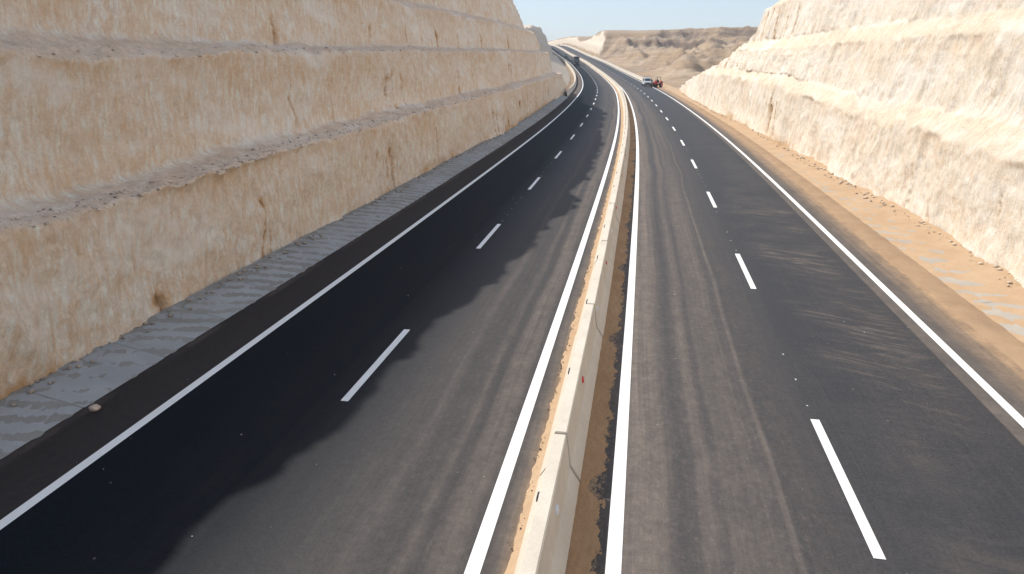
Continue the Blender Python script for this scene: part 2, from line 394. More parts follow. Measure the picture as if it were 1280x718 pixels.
# ------------------------------------------------------------------ median barrier
OB = -0.965
def barrier_profile(k=1.0): return [(-.345, 0), (-.345, .05), (-.175, .32), (-.098, .92), (.098, .92), (.175, .32), (.345, .05), (.345, 0)]
def segment_mesh(L):
    bm = bmesh.new(); pr = barrier_profile(); g = []
    for y in (-L/2, L/2): g.append([bm.verts.new((a, y, b)) for a, b in pr])
    n = len(pr)
    for i in range(n): bm.faces.new((g[0][i], g[0][(i+1) % n], g[1][(i+1) % n], g[1][i]))
    bm.faces.new(g[0][::-1]); bm.faces.new(g[1])
    bmesh.ops.recalc_face_normals(bm, faces=bm.faces[:])
    bmesh.ops.bevel(bm, geom=[e for e in bm.edges if all(v.co.z > .01 for v in e.verts)], offset=.012, segments=2, affect='EDGES')
    me = bpy.data.meshes.new('barrier_segment'); bm.to_mesh(me); bm.free(); me.materials.append(M_barr); return me
LSEG = 6.235
def place(o, s, off, h=0, rz=0, post=None):
    x, y, z = W(s, off, h); g = float(np.interp(s, KN, GR)); a = float(psi(s))
    o.matrix_local = Matrix.Translation((float(x), float(y), float(z))) @ Matrix.Rotation(a+rz, 4, 'Z') @ Matrix.Rotation(math.atan(g), 4, 'X') @ (post or Matrix.Identity(4))
barrier = empty('median_barrier')
tag(barrier, 'long cream concrete barrier of jointed segments between the two carriageways', 'road barrier')
seg_me = segment_mesh(LSEG-.06)
M_red = plain('red_reflector', (.62, .02, .02), .35, .6); M_wht = plain('white_reflector', (.72, .76, .80), .3, .6); M_blk = plain('black_reflector_housing', (.03, .03, .035), .5, .4)
def refl_mesh(mat):
    bm = bmesh.new(); bmesh.ops.create_cube(bm, size=1)
    bmesh.ops.scale(bm, vec=(.04, .14, .115), verts=bm.verts)
    for v in bm.verts:
        if v.co.x > 0: v.co.y *= .8; v.co.z *= .75
    bmesh.ops.bevel(bm, geom=bm.edges[:], offset=.006, segments=1, affect='EDGES')
    me = bpy.data.meshes.new('reflector'); bm.to_mesh(me); bm.free(); me.materials.append(mat); return me
RM = [refl_mesh(M_red), refl_mesh(M_wht), refl_mesh(M_blk)]
rnd = random.Random(3)
segs = []
for k in range(-3, 108):
    sc = 9.73 + LSEG*(k+.5)
    sg = link('barrier_segment', seg_me, None, barrier); place(sg, sc, OB+rnd.uniform(-.012, .012), rnd.uniform(-.006, .004)-.005, rnd.uniform(-.0015, .0015))
    segs.append((sc, sg))
bpy.context.view_layer.update()
for j in range(-1, 60):
    sr = 8.15 + 4.15*j
    sc, sg = min(segs, key=lambda q: abs(q[0]-sr))
    if abs(sr-sc) > LSEG/2-.12: sr = sc + math.copysign(LSEG/2-.12, sr-sc)
    for side in (1, -1):
        me = (RM[0] if j % 2 else RM[1]) if side == 1 else RM[2]
        r_ = link('reflector', me, None, sg); zz = .62 if side == 1 else .80
        if j % 2 and side == 1: zz += .02
        xo = .175 + (.098-.175)*(zz-.32)/.6 + .012
        r_.matrix_local = Matrix.Translation((side*xo, sr-sc, zz)) @ Matrix.Rotation(0 if side == 1 else math.pi, 4, 'Z') @ Matrix.Rotation(-.13, 4, 'Y')

# wind-blown sand lying against the barrier
def sand_strip(name, s, o0, o1, hf, mat, m=14, label=None, cat=None, parent=None):
    t = np.linspace(0, 1, m); S = s[:, None]; O = o0[:, None]*(1-t)+o1[:, None]*t
    Hh = hf(np.broadcast_to(S, O.shape), O, np.broadcast_to(t, O.shape))
    ob = ribbon(name, s, O, Hh, mat, parent); tag(ob, label, cat, kind='stuff'); return ob
s_f = np.concatenate([np.arange(3, 22, .04), np.arange(22, 40, .08), np.arange(40, 120, .25), np.arange(120, 640, 2.0)])
jo = np.abs(((s_f-9.73+LSEG/2) % LSEG)-LSEG/2)
def hfR(S, O, t):
    cov = fbm(S*1.6, O*5, seed=5, oct=5)*.5 + .30*fbm(S*.12, O*0, seed=8, oct=2)
    lim = -.24 + .10*cov + .14*fbm(S*10, O*16, seed=6, oct=5, gain=.7) + np.clip((S-25)/90, 0, 1)*.25
    hole = np.exp(-((((S-9.73-.05+LSEG/2) % LSEG)-LSEG/2)/.24)**2 - ((O+.33)/.16)**2)
    h = np.clip((lim-O)*.12, -.03, .045) + .012*fbm(S*5, O*9, seed=9, oct=3) - .09*hole*(1+.4*fbm(S*4, O*8, seed=3))
    return np.clip(h, -.02, .08)
sand_strip('sand_drift', s_f, np.full(len(s_f), -.64), np.full(len(s_f), -.09), hfR, M_sandm, 30, 'orange-brown sand drifted in the gutter on the right side of the median barrier', 'sand')
def hfL(S, O, t):
    lim = -1.46 - .07*fbm(S*2.2, O*4, seed=15, oct=4) - np.clip((S-40)/80, 0, 1)*.22
    return np.clip(np.clip((O-lim)*.32, -.03, .07) + .01*fbm(S*6, O*9, seed=29, oct=3), -.02, .09)
sand_strip('sand_drift', s_f, np.full(len(s_f), -1.76), np.full(len(s_f), -1.27), hfL, M_sand, 22, 'pale orange sand ridge along the left foot of the median barrier', 'sand')

# ------------------------------------------------------------------ concrete aprons at the foot of the cuts
def slab_mesh(Wd, L, mat):
    bm = bmesh.new(); bmesh.ops.create_cube(bm, size=1); bmesh.ops.scale(bm, vec=(Wd, L, .12), verts=bm.verts)
    bmesh.ops.bevel(bm, geom=bm.edges[:], offset=.012, segments=1, affect='EDGES')
    me = bpy.data.meshes.new('concrete_slab'); bm.to_mesh(me); bm.free(); me.materials.append(mat); return me
def apron(o0, o1, s0, s1, rise, name, label):
    root = empty(name); tag(root, label, 'drainage apron')
    Wd = abs(o1-o0)+.15; L = 2.5; me = slab_mesh(Wd, L-.03, M_slab if o1 < 0 else M_slabR)
    n = int((s1-s0)/L); a = math.atan2(rise, abs(o1-o0)); sg = 1 if o1 > o0 else -1
    for k in range(n):
        s = s0+L*(k+.5); p = link('concrete_slab', me, None, root)
        place(p, s, (o0+o1)/2+.075*sg, rise/2-.06+rnd.uniform(-.004, .004), post=Matrix.Rotation(-a*sg, 4, 'Y'))
    return root
apron(-10.62, -12.1, -12, 128, .30, 'concrete_apron', 'grey sloping concrete apron with silt streaks along the foot of the shaded left cutting')
apron(9.62, 11.45, -12, 176, .22, 'concrete_apron', 'grey concrete apron mostly buried in orange sand along the foot of the sunlit right cutting')
s_a = np.concatenate([np.arange(-12, 45, .10), np.arange(45, 135, .3)])
def hfA(S, O, t):      # silt ripples on the left apron
    base = .30*(-10.62-O)/1.48 - .0150
    ph = S*7.0 + (-O-10.6)*4.6 + 2.2*fbm(S*.25, O*.6, seed=31)
    r_ = np.sin(ph*1.35+1.3*fbm(S*.8, O*1.6, seed=37)) + 1.5*fbm(S*1.6, O*3.5, seed=33, oct=5, gain=.65)
    dn = np.exp(-((t)/.06)**2)*.25 + .9*np.exp(-((1-t)/.10)**2)
    return base + np.clip(.009*(r_-.15)+.010*fbm(S*9, O*14, seed=77, oct=3)+.014*dn, -.015, .03)
sand_strip('silt', s_a, np.full(len(s_a), -10.60), np.full(len(s_a), -12.2), hfA, M_sandg, 24, 'thin grey-brown silt in slanting ripples on the left concrete apron', 'silt')
s_b = np.concatenate([np.arange(-12, 60, .10), np.arange(60, 190, .3)])
def hfB(S, O, t):
    base = .22*(O-9.62)/1.83 - .009
    ph = S*3.6 + (O-9.6)*2.6 + 2.5*fbm(S*.22, O*.6, seed=41)
    r_ = np.sin(ph*1.5+1.5*fbm(S*.7, O*1.3, seed=47)) + 1.6*fbm(S*1.4, O*3, seed=43, oct=5, gain=.65)
    cover = .95+.9*fbm(S*.15, O*.8, seed=46) + np.clip((S-30)/15, 0, 1)*.8
    dn = np.exp(-((1-t)/.2)**2)*1.6
    tracks = -.02*np.exp(-((O-9.95-.08*fbm(S*.3, S*0, seed=55))/.07)**2)
    return base + np.clip(.010*(r_+cover)+.03*dn + tracks*.5, -.02, .12)
o1b = 11.75+.0*s_b
sand_strip('sand_drift', s_b, np.full(len(s_b), 9.56), o1b, hfB, M_sand, 36, 'rippled orange sand covering the right concrete apron below the pale cutting', 'sand')
def hfC(S, O, t):
    return -.02 + .05*np.sin(np.clip(t, 0, 1)*math.pi) + .03*fbm(S*.8, O*2, seed=61, oct=4)*np.sin(t*math.pi)
s_c = np.concatenate([np.arange(-12, 60, .2), np.arange(60, 190, .6)])
sand_strip('gravel_shoulder', s_c, np.full(len(s_c), 8.72), np.full(len(s_c), 9.66), hfC, M_brown, 14, 'brown soil shoulder between the right carriageway and the sanded apron', 'soil')

# ------------------------------------------------------------------ rock cuttings
def cutting(name, mat, s, keys, nsub, cap, side, seed, cracks, groove=1.0, rough=1.0):
    """keys: list of (o(s), h(s), is_bench) ; returns a sheet of displaced rock"""
    KO = np.stack([np.broadcast_to(k[0], s.shape) for k in keys], 1).astype(float)
    KH = np.stack([np.broadcast_to(k[1], s.shape) for k in keys], 1).astype(float)
    # wandering tier edges
    for j in range(2, len(keys)-2):
        KO[:, j] += side*.22*fbm(s*.12, s*0+j*3.3, seed=seed+j, oct=4)*rough
        KH[:, j] += .16*fbm(s*.10, s*0+j*7.3, seed=seed+20+j, oct=4) + .13*fbm(s*.9, s*0+j*1.7, seed=seed+30+j, oct=3)
    cols_o, cols_h, be, tt = [], [], [], []
    L = 0.0
    for j in range(len(keys)-1):
        n = nsub[j]; t = np.arange(n)/n
        cols_o.append(KO[:, j:j+1]*(1-t)+KO[:, j+1:j+2]*t); cols_h.append(KH[:, j:j+1]*(1-t)+KH[:, j+1:j+2]*t)
        be.append(np.full(n, 1.0 if keys[j][2] else 0.0))
        ln = float(np.median(np.hypot(KO[:, j+1]-KO[:, j], KH[:, j+1]-KH[:, j]))); tt.append(L+t*ln); L += ln
    cols_o.append(KO[:, -1:]); cols_h.append(KH[:, -1:]); be.append(np.array([1.0])); tt.append(np.array([L]))
    O = np.concatenate(cols_o, 1); Hh = np.concatenate(cols_h, 1); B = np.broadcast_to(np.concatenate(be), O.shape).copy(); T = np.broadcast_to(np.concatenate(tt), O.shape)
    def sm(A, n):
        for _ in range(n):
            A2 = A.copy(); A2[:, 1:-1] = (A[:, :-2]+2*A[:, 1:-1]+A[:, 2:])/4; A = A2
        return A
    O = sm(O, 5); Hh = sm(Hh, 5); B = sm(B, 4)
    S = np.broadcast_to(s[:, None], O.shape)
    # rock mass: large bulges, blocky breaks, tooth grooves
    big = fbm(S*.10, T*.16, seed=seed+50, oct=3)*.38*rough
    mid = fbm(S*1.0, T*.4, seed=seed+60, oct=5, gain=.55)*.16*rough
    brk = np.clip(ridge(S*.6, T*.22, seed=seed+70, oct=4)-.25, 0, 1)*.24*rough
    lean = S - T*.22 + .5*vn(S*.2, T*.25, seed=seed+81)
    gr = fbm(lean*3.0, T*.7, seed=seed+80, oct=3)*.075*groove + fbm(S*2.2, T*2.2, seed=seed+82, oct=4, gain=.6)*.05*rough
    gr2 = ridge(lean*6.5, T*.9, seed=seed+85, oct=2)*.022*groove
    face = 1-B
    D = (big + mid + brk*.8 - .05)*(.25+.75*face) + (gr+gr2)*face
    lower = sst(0.0, .6, T)
    D = D*(.25+.75*lower)
    ck = np.zeros_like(O)
    for (cs, t0, t1, wd, dp) in cracks:
        i0, i1 = np.searchsorted(s, (cs-3, cs+3)); 
        if i1 <= i0: continue
        ss = S[i0:i1]; t_ = T[i0:i1]
        ctr = cs + .45*fbm(t_*.6, t_*0+cs, seed=seed+90, oct=5, gain=.62) + (t_-t0)*.22
        wv = wd*(.25+1.1*np.clip(fbm(t_*1.6, t_*0+cs*2, seed=seed+93, oct=4, gain=.7)+.35, 0, 1.2))
        e = np.clip((t_-t0)/.5, 0, 1)*np.clip((t1-t_)/.5, 0, 1)
        c = np.exp(-((ss-ctr)/wv)**2)*e
        D[i0:i1] -= c*dp; ck[i0:i1] = np.maximum(ck[i0:i1], np.exp(-((ss-ctr)/(wv*2.4))**2)*e)
    O2 = O - side*D*face - side*D*.35*B
    H2 = Hh + B*(.10*fbm(S*1.4, O*1.6, seed=seed+95, oct=4) + .04*fbm(S*5, O*5, seed=seed+96, oct=2)) + .06*face*mid
    capv = cap(S, O2)
    ov = H2 > capv
    H2 = np.where(ov, capv, H2)
    B2 = np.clip(B + .5*sst(0, 1.5, Hh-capv), 0, 1)
    H2[:, 0] = -.4
    X, Y, Z = W(S, O2, H2)
    foot = np.exp(-(T/1.1)**2)*np.clip(.55+1.3*fbm(S*.12, S*0, seed=seed+98, oct=2), 0, 1)
    lp = np.zeros_like(T); acc = 0.0
    for j in range(len(keys)-1):
        acc += float(np.median(np.hypot(KO[:, j+1]-KO[:, j], KH[:, j+1]-KH[:, j])))
        if keys[j+1][2] and not keys[j][2]:
            wl = .35+.55*np.clip(.5+fbm(S*.09, S*0+j, seed=seed+99, oct=3), 0, 1.3)
            lp = np.maximum(lp, sst(acc-2.2*wl, acc-.2*wl, T)*(T < acc+.3))
    me = grid_mesh(name, X, Y, Z, (T, S), {'lip': lp, 'bench': B2, 'crack': ck, 'foot': foot}, True, flip=(side < 0))
    ob = link(name, me, mat); tag(ob, kind='structure'); return ob
def itp(xs, ys): return lambda s: np.interp(s, xs, ys)
def sgrid(a, b, near, far, s1=25, s2=120):
    out = [a]
    while out[-1] < b:
        s = out[-1]; out.append(s + near + (far-near)*min(1, max(0, (s-s1)/(s2-s1))))
    return np.array(out)
rc_ = random.Random(11)
# tier positions in path length: tier1 0-3.2, bench to 4.7, tier2 to 7.9, bench to 9.2, tier3 to 12.2, bench to 13.5, tier4 beyond
def mk_cracks(spans, tiers, n, wd, dp):
    out = []
    for _ in range(n):
        a, b = rc_.choice(tiers); cs = rc_.uniform(*spans); l = rc_.uniform(.25, 1.0)*(b-a); t0 = a + rc_.choice([0, b-a-l, rc_.uniform(0, b-a-l)])
        out.append((cs, t0, t0+l, wd*rc_.uniform(.25, 2.1), dp*rc_.uniform(.5, 1.5)))
    return out
sL = sgrid(-10, 160, .075, .24)
topL = itp([-10, 13, 18, 23, 27, 32, 38, 60, 77, 105, 160], [16.0, 16.2, 16.5, 17.7, 18.7, 19.2, 19.5, 19.7, 19.5, 19, 18])(sL)
topL = topL + .7*sst(28, 40, sL)*(1-sst(96, 108, sL)) + .9*np.exp(-((sL-19)/3.5)**2) - .3*np.exp(-((sL-10)/4)**2)
topL = topL + .75*fbm(sL*.30, sL*0, seed=201, oct=5) + .25*fbm(sL*1.3, sL*0, seed=203, oct=4)
capL0 = itp([0, 104, 110, 118, 124, 129, 134, 142, 152, 160], [40, 24, 16.5, 12.4, 10.8, 7.8, 4.6, 2.2, .2, -1.5])
def capL(S, O): return capL0(S + .35*(-15-O)) + .7*fbm(S*.5, O*.5, seed=210, oct=4)
keysL = [(-11.95, -.4, 0), (-12.1, .25, 0), (-12.45, itp([8, 13, 25, 60, 140], [3.42, 3.25, 3.52, 3.74, 3.85])(sL), 1), (-14.0, itp([8, 16, 25, 40, 140], [3.6, 3.4, 3.7, 3.95, 4.2])(sL), 0),
         (-14.4, itp([10, 17, 25, 70, 140], [6.9, 6.7, 6.95, 7.3, 7.6])(sL), 1), (-16.0, itp([10, 35, 70, 140], [7.4, 7.25, 7.6, 7.9])(sL), 0),
         (-16.4, itp([0, 50, 80, 140], [9.9, 10.15, 10.5, 10.8])(sL), 1), (-17.7, itp([0, 50, 80, 140], [10.5, 10.7, 11.1, 11.5])(sL), 0),
         (-18.8, topL-1.1, 1), (-24.0, topL-.2, 1), (-60.0, topL+2.5, 1)]
crL = mk_cracks((20, 120), [(.3, 3.2), (4.7, 7.9), (9.2, 12.2), (13.6, 21)], 95, .085, .17) + [
    (33.5, .3, 3.1, .12, .3), (20.5, .3, 3.0, .06, .1), (15.2, .2, 1.6, .22, .12), (40.5, 4.8, 7.8, .09, .2), (41, 9.3, 12.1, .10, .2), (30, 4.8, 7.9, .07, .15), (29, 9.3, 12.0, .12, .25), (84, 4.8, 7.8, .25, .3), (62, 9.2, 12.1, .30, .3), (80, 1.2, 3.2, .3, .3)]
cutting('rock_cutting', M_rockL, sL, keysL, [5, 42, 20, 42, 18, 38, 14, 60, 12, 12], capL, -1, 300, crL, 1.0, 1.0)

sR = sgrid(-10, 185, .085, .24)
bR = itp([-10, 22, 32, 40, 59, 73, 90, 130, 175, 185], [11.5, 11.6, 11.55, 11.25, 10.95, 11.05, 10.4, 10.6, 12.1, 12.6])(sR) + .25*fbm(sR*.35, sR*0, seed=401, oct=4)
capR0 = itp([0, 70, 77, 80, 87.5, 89.5, 97, 105, 114, 130, 147, 160, 172, 200], [50, 40, 14.5, 12.5, 11.5, 9.0, 8.1, 6.5, 5.5, 4.0, 2.4, .5, -1, -3])
def capR(S, O): return capR0(S - 2.2*(O-15)) + .55*fbm(S*.45, O*.45, seed=410, oct=4)
keysR = [(bR-.15, -.4, 0), (bR, .2, 0), (bR+.55, itp([20, 50, 60, 185], [3.5, 3.8, 4.5, 4.9])(sR), 1), (bR+1.15, itp([20, 50, 60, 185], [4.35, 4.65, 5.3, 5.7])(sR), 0),
         (bR+1.75, 7.6, 1), (bR+2.35, 8.45, 0), (bR+3.0, 12.0, 1), (bR+3.6, 12.9, 0), (bR+4.8, 17.5, 1), (bR+13, 18.5, 1), (bR+48, 21.0, 1)]
crR = mk_cracks((20, 150), [(.3, 3.5), (5.0, 8.7), (10, 14)], 34, .05, .16) + [(85, 8.7, 12.4, .30, .35), (82, 8.8, 12.5, .35, .3), (79, 8.7, 12.5, .28, .4), (76, 8.9, 12.5, .34, .35), (72.5, 8.7, 12.4, .25, .35), (69, 9.5, 12.5, .2, .3), (96, 4.3, 7.6, .4, .35), (88, 4.3, 7.6, .15, .3), (101, 4.5, 7.5, .3, .3), (61, .3, 3.6, .35, .3), (64, .5, 3.8, .2, .3)]
cutting('rock_cutting', M_rockR, sR, keysR, [5, 44, 18, 44, 18, 44, 14, 44, 10, 10], capR, 1, 500, crR, .35, 1.0)

# ------------------------------------------------------------------ far terrain
def far_right():
    s = np.concatenate([np.arange(118, 470, 1.5), np.arange(470, 780, 3.0)])
    o = np.concatenate([np.arange(9.6, 14, .6), np.arange(14, 60, 1.3), np.arange(60, 180, 2.2), np.arange(180, 420, 8)])
    S, O = np.meshgrid(s, o, indexing='ij'); X, Y, Z = W(S, O, 0.0)
    zr = road_z(S)
    rim = 405 - .06*(X-60) + 26*ridge(X*.012, X*0, seed=701, oct=2) + 9*fbm(X*.06, Y*.02, seed=702, oct=4)
    d = rim - Y + 7*fbm(X*.05, Y*.05, seed=703, oct=4)
    prof = np.interp(d, [-400, -60, 0, 4, 9, 26, 32, 60, 95, 150, 260, 300], [27, 25.6, 24.8, 22.5, 19.5, 16.0, 12.5, 9.0, 6.0, 3.2, .8, .3])
    gul = ridge(X*.045+.25*fbm(X*.03, Y*.03, seed=710), Y*.014, seed=711, oct=4)
    slope = sst(2, 30, d)*(1-sst(170, 260, d))
    z = prof + slope*(3.8*gul - .6) + 2.2*slope*ridge(X*.12, Y*.06, seed=716, oct=3) + .9*fbm(X*.15, Y*.15, seed=712, oct=4) + .35*fbm(X*.6, Y*.6, seed=713, oct=3) + slope*1.7*ridge(X*.25, Y*.12, seed=718, oct=4) + .9*sst(14, 30, O)*fbm(X*.35, Y*.35, seed=721, oct=4)
    hum = (np.clip(fbm(X*.035, Y*.03, seed=715, oct=3)+.25, 0, 1)*9 + 3.2*ridge(X*.08, Y*.05, seed=719, oct=5))*sst(40, 110, d)*sst(14, 36, O); z = z + hum
    z = np.where(z < zr-.6, z*.4+(zr-.6)*.6, z)
    near = sst(11, 24, O); z = z*near + (zr-.35)*(1-near)
    # the cut through the plateau beyond the wadi
    cut = np.clip((O-11.0-.8*fbm(S*.06, O*.2, seed=720, oct=3))*3.6, 0, 60)
    cut = np.where(cut > 7, np.maximum(7, cut-5), cut)
    top = np.interp(S, [405, 422, 440, 470, 520, 545, 580, 640, 780], [8, 22, 25, 24.6, 21.5, 22, 26.5, 27.5, 27]) + .5*fbm(S*.05, O*.05, seed=722, oct=4)
    zc = np.minimum(zr-.3+cut, top)
    k = sst(408, 424, S + 3*fbm(O*.1, S*.1, seed=723))*(1-sst(30, 60, O))
    pale = k*sst(.5, 3, zc-zr)*(1-sst(-1.5, .3, zc-top))
    z = z*(1-k) + zc*k
    dark = (np.exp(-((d-6)/5)**2)*.55 + np.exp(-((d-29)/7)**2)*.5 + .3*sst(-5, 5, d)*(1-sst(35, 60, d)) + .5*fbm(X*.05, Y*.05, z*.2, seed=730, oct=4)*sst(-5, 5, d))*(1-k)
    me = grid_mesh('hillside', X, Y, z, (O, S), {'dark': dark, 'pale': np.clip(pale, 0, 1)})
    tag(link('hillside', me, M_terr), kind='structure')
far_right()
def far_left():  # embankment and cut beyond the near left cutting
    s = np.concatenate([np.arange(112, 470, 1.5), np.arange(470, 780, 3.0)])
    o = -np.concatenate([np.arange(10.9, 45, .55), np.arange(45, 120, 3), np.arange(120, 300, 12)])
    S, O = np.meshgrid(s, o, indexing='ij'); X, Y, _ = W(S, O, 0.0); zr = road_z(S); A = -O
    foot = np.interp(S, [110, 200, 300, 380, 450, 800], [26, 25, 22.5, 16.5, 14, 14])
    zb = np.interp(S, [110, 135, 160, 380, 450, 800], [-.5, 2, 9.0, 9.6, 11.5, 20])
    low = np.interp(A, [0, 12.2], [0, 0]); t = np.clip((A-12.4)/(foot-2.2-12.4), 0, 1)
    z1 = (zr-.3)*(1-t)+np.maximum(zb, zr-.3)*t
    u = A-foot + .5*fbm(S*.12, A*.1, seed=801, oct=4)
    up = np.interp(u, [0, 1.2, 2.6, 4.2, 5.4, 7.0, 9, 60], [0, 5.2, 5.7, 10.5, 11, 15.5, 16.0, 18])
    top = np.interp(S, [110, 140, 160, 200, 260, 300, 400, 470, 560, 640, 800], [0, 2, 8, 15, 18.5, 21, 24.6, 25, 24, 26, 26]) + .6*fbm(S*.1, A*.1, seed=803, oct=4)
    z = np.where(u > 0, np.minimum(z1+np.maximum(up, 0), np.maximum(top, z1)), z1)
    z = z + (.35*fbm(S*.3, A*.4, seed=805, oct=4))*sst(12.4, 15, A)
    pale = np.where(u > 0, .75, .62)*sst(12.4, 13.2, A)
    me = grid_mesh('hillside', X, Y, z, (O, S), {'dark': z*0+.12*sst(0, 1, u-6), 'pale': pale}, flip=True)
    tag(link('hillside', me, M_terr), kind='structure')
far_left()

# roadside barriers beyond the near cuttings
def long_barrier(s0, s1, off, label):
    s = np.arange(s0, s1, 3.0); pr = barrier_profile()
    o = np.array([p[0] for p in pr])+off; h = np.array([p[1] for p in pr])
    ob = ribbon('roadside_barrier', s, o, np.broadcast_to(h, (len(s), len(pr))), M_barr, smooth=False); tag(ob, label, 'road barrier')
long_barrier(130, 500, -11.2, 'pale concrete barrier curving along the outer edge of the left carriageway in the distance')
long_barrier(188, 640, 8.75, 'sunlit cream concrete barrier along the right carriageway beyond the parked van')

# ------------------------------------------------------------------ loose stones
def stone_cloud(name, pts, sizes, mat, label, cat, seed=1):
    rg = np.random.RandomState(seed)
    bm = bmesh.new(); bmesh.ops.create_icosphere(bm, subdivisions=1, radius=1.0)
    v0 = np.array([v.co[:] for v in bm.verts]); f0 = np.array([[v.index for v in f.verts] for f in bm.faces]); bm.free()
    n = len(pts); nv = len(v0)
    a = rg.rand(n)*6.28; c, s_ = np.cos(a), np.sin(a)
    V = v0[None]*(1+.35*(rg.rand(n, nv, 1)-.5))*np.stack([rg.uniform(.7, 1.3, n), rg.uniform(.7, 1.3, n), rg.uniform(.45, .8, n)], 1)[:, None]*sizes[:, None, None]
    Vx = V[..., 0]*c[:, None]-V[..., 1]*s_[:, None]; Vy = V[..., 0]*s_[:, None]+V[..., 1]*c[:, None]
    V = np.stack([Vx, Vy, V[..., 2]], -1)+pts[:, None]
    F = (f0[None]+(np.arange(n)*nv)[:, None, None]).reshape(-1, 3)
    me = bpy.data.meshes.new(name); me.vertices.add(n*nv); me.vertices.foreach_set('co', V.reshape(-1).astype(np.float32))
    me.loops.add(F.size); me.loops.foreach_set('vertex_index', F.ravel().astype(np.int32)); me.polygons.add(len(F))
    me.polygons.foreach_set('loop_start', (np.arange(len(F))*3).astype(np.int32)); me.update(calc_edges=True)
    ob = link(name, me, mat); tag(ob, label, cat, kind='stuff'); return ob
rg = np.random.RandomState(7)
def on_bench(n, sfun, o0, o1, h0, h1, smax):
    s = sfun(n); t = rg.rand(n); o = o0+(o1-o0)*t; h = h0+(h1-h0)*t+.05; return s, o, h
def cloud_rc(parts):
    s = np.concatenate([p[0] for p in parts]); o = np.concatenate([p[1] for p in parts]); h = np.concatenate([p[2] for p in parts])
    return np.stack(W(s, o, h), 1)
from mathutils.bvhtree import BVHTree
def drop(ob, s, o, zhi, sink=.3):
    """rest points on a built surface"""
    me = ob.data; n = len(me.vertices); v = np.empty(n*3, np.float32); me.vertices.foreach_get('co', v)
    return v.reshape(-1, 3)
cutL = [o for o in bpy.data.objects if o.name.startswith('rock_cutting')][0]
def surf_points(ob, n, smin, smax, tmin, tmax, rgs, want_bench=True):
    me = ob.data; nv = len(me.vertices); v = np.empty(nv*3, np.float32); me.vertices.foreach_get('co', v); v = v.reshape(-1, 3)
    rc = np.empty(nv*3, np.float32); me.attributes['rc'].data.foreach_get('vector', rc); rc = rc.reshape(-1, 3)
    b = np.empty(nv, np.float32); me.attributes['bench'].data.foreach_get('value', b)
    ok = np.where((rc[:, 1] > smin) & (rc[:, 1] < smax) & (rc[:, 0] > tmin) & (rc[:, 0] < tmax) & (b > .6))[0]
    return v[rgs.choice(ok, n)]
P1 = surf_points(cutL, 4500, 6, 75, 3, 5, rg); P2 = surf_points(cutL, 1500, 8, 90, 7.5, 9.6, rg)
PB = np.concatenate([P1, P2]); PB = PB + rg.normal(0, .04, PB.shape)*[1, 1, .2]
stone_cloud('bench_rubble', PB, .010+.06*rg.rand(len(PB))**7, plain('bench_stone', (.72, .59, .48), .95, .1, var=.3, sc=5), 'grey rubble and small stones strewn over the ledges of the left cutting', 'rubble', 2)
# rubble at the foot of both cuttings
n = 900; s = 6+80*rg.rand(n)**1.5; o = -12.05+.35*rg.rand(n)**2*1.0; P = np.stack(W(s, o, .30*(-10.62-o)/1.48+.02), 1)
n2 = 1100; s2 = 12+130*rg.rand(n2)**1.4; o2 = np.interp(s2, [22, 32, 40, 59, 73, 90, 130, 175], [11.6, 11.55, 11.25, 10.95, 11.05, 10.4, 10.6, 12.1])-.05-.5*rg.rand(n2)**2; P2 = np.stack(W(s2, o2, .22*(o2-9.62)/1.83+.05), 1)
stone_cloud('foot_rubble', P, .012+.07*rg.rand(n)**5, M_stone, 'small fallen stones along the foot of the left cutting', 'rubble', 3)
stone_cloud('foot_rubble', P2, .015+.09*rg.rand(n2)**5, plain('pale_stone', (.60, .50, .39), .95, .1, var=.15), 'small fallen stones along the foot of the right cutting', 'rubble', 4)
n = 150; s = 3+60*rg.rand(n)**1.3; o = np.where(rg.rand(n) < .5, rg.uniform(-9.5, -2.2, n), rg.uniform(.3, 7.2, n)); P = np.stack(W(s, o, .006), 1)
stone_cloud('road_grit', P, .005+.012*rg.rand(n)**3, plain('pale_grit', (.55, .50, .44), .95, .1), 'scattered pale grit lying on the asphalt of both carriageways', 'grit', 5)
n = 260; s = 3+40*rg.rand(n)**1.3; o = rg.normal(-1.42, .05, n); P = np.stack(W(s, o, .03), 1)
stone_cloud('barrier_grit', P, .006+.02*rg.rand(n)**2, plain('dark_grit', (.12, .10, .085), .95, .1), 'dark grit specks in the sand ridge left of the median barrier', 'grit', 6)
def stone(s, o, r, col, label, seed, h=0.0):
    bm = bmesh.new(); bmesh.ops.create_icosphere(bm, subdivisions=3, radius=r)
    for v in bm.verts:
        k = 1+.28*float(vn(v.co.x/r*1.3+seed, v.co.y/r*1.3, v.co.z/r*1.3, seed))+.08*float(vn(v.co.x/r*4, v.co.y/r*4, v.co.z/r*4, seed+1)); v.co = v.co*k; v.co.z *= .68
    ob = bm_obj('stone', bm, plain('stone_skin', col, .95, .1, var=.12, sc=18), None, True); x, y, z = W(s, o, h); ob.location = (float(x), float(y), float(z)+r*.5)
    tag(ob, label, 'stone'); return ob
stone(10.45, -10.38, .095, (.55, .42, .33), 'fist-sized pinkish stone lying alone on the dark left shoulder beside the apron', 5)

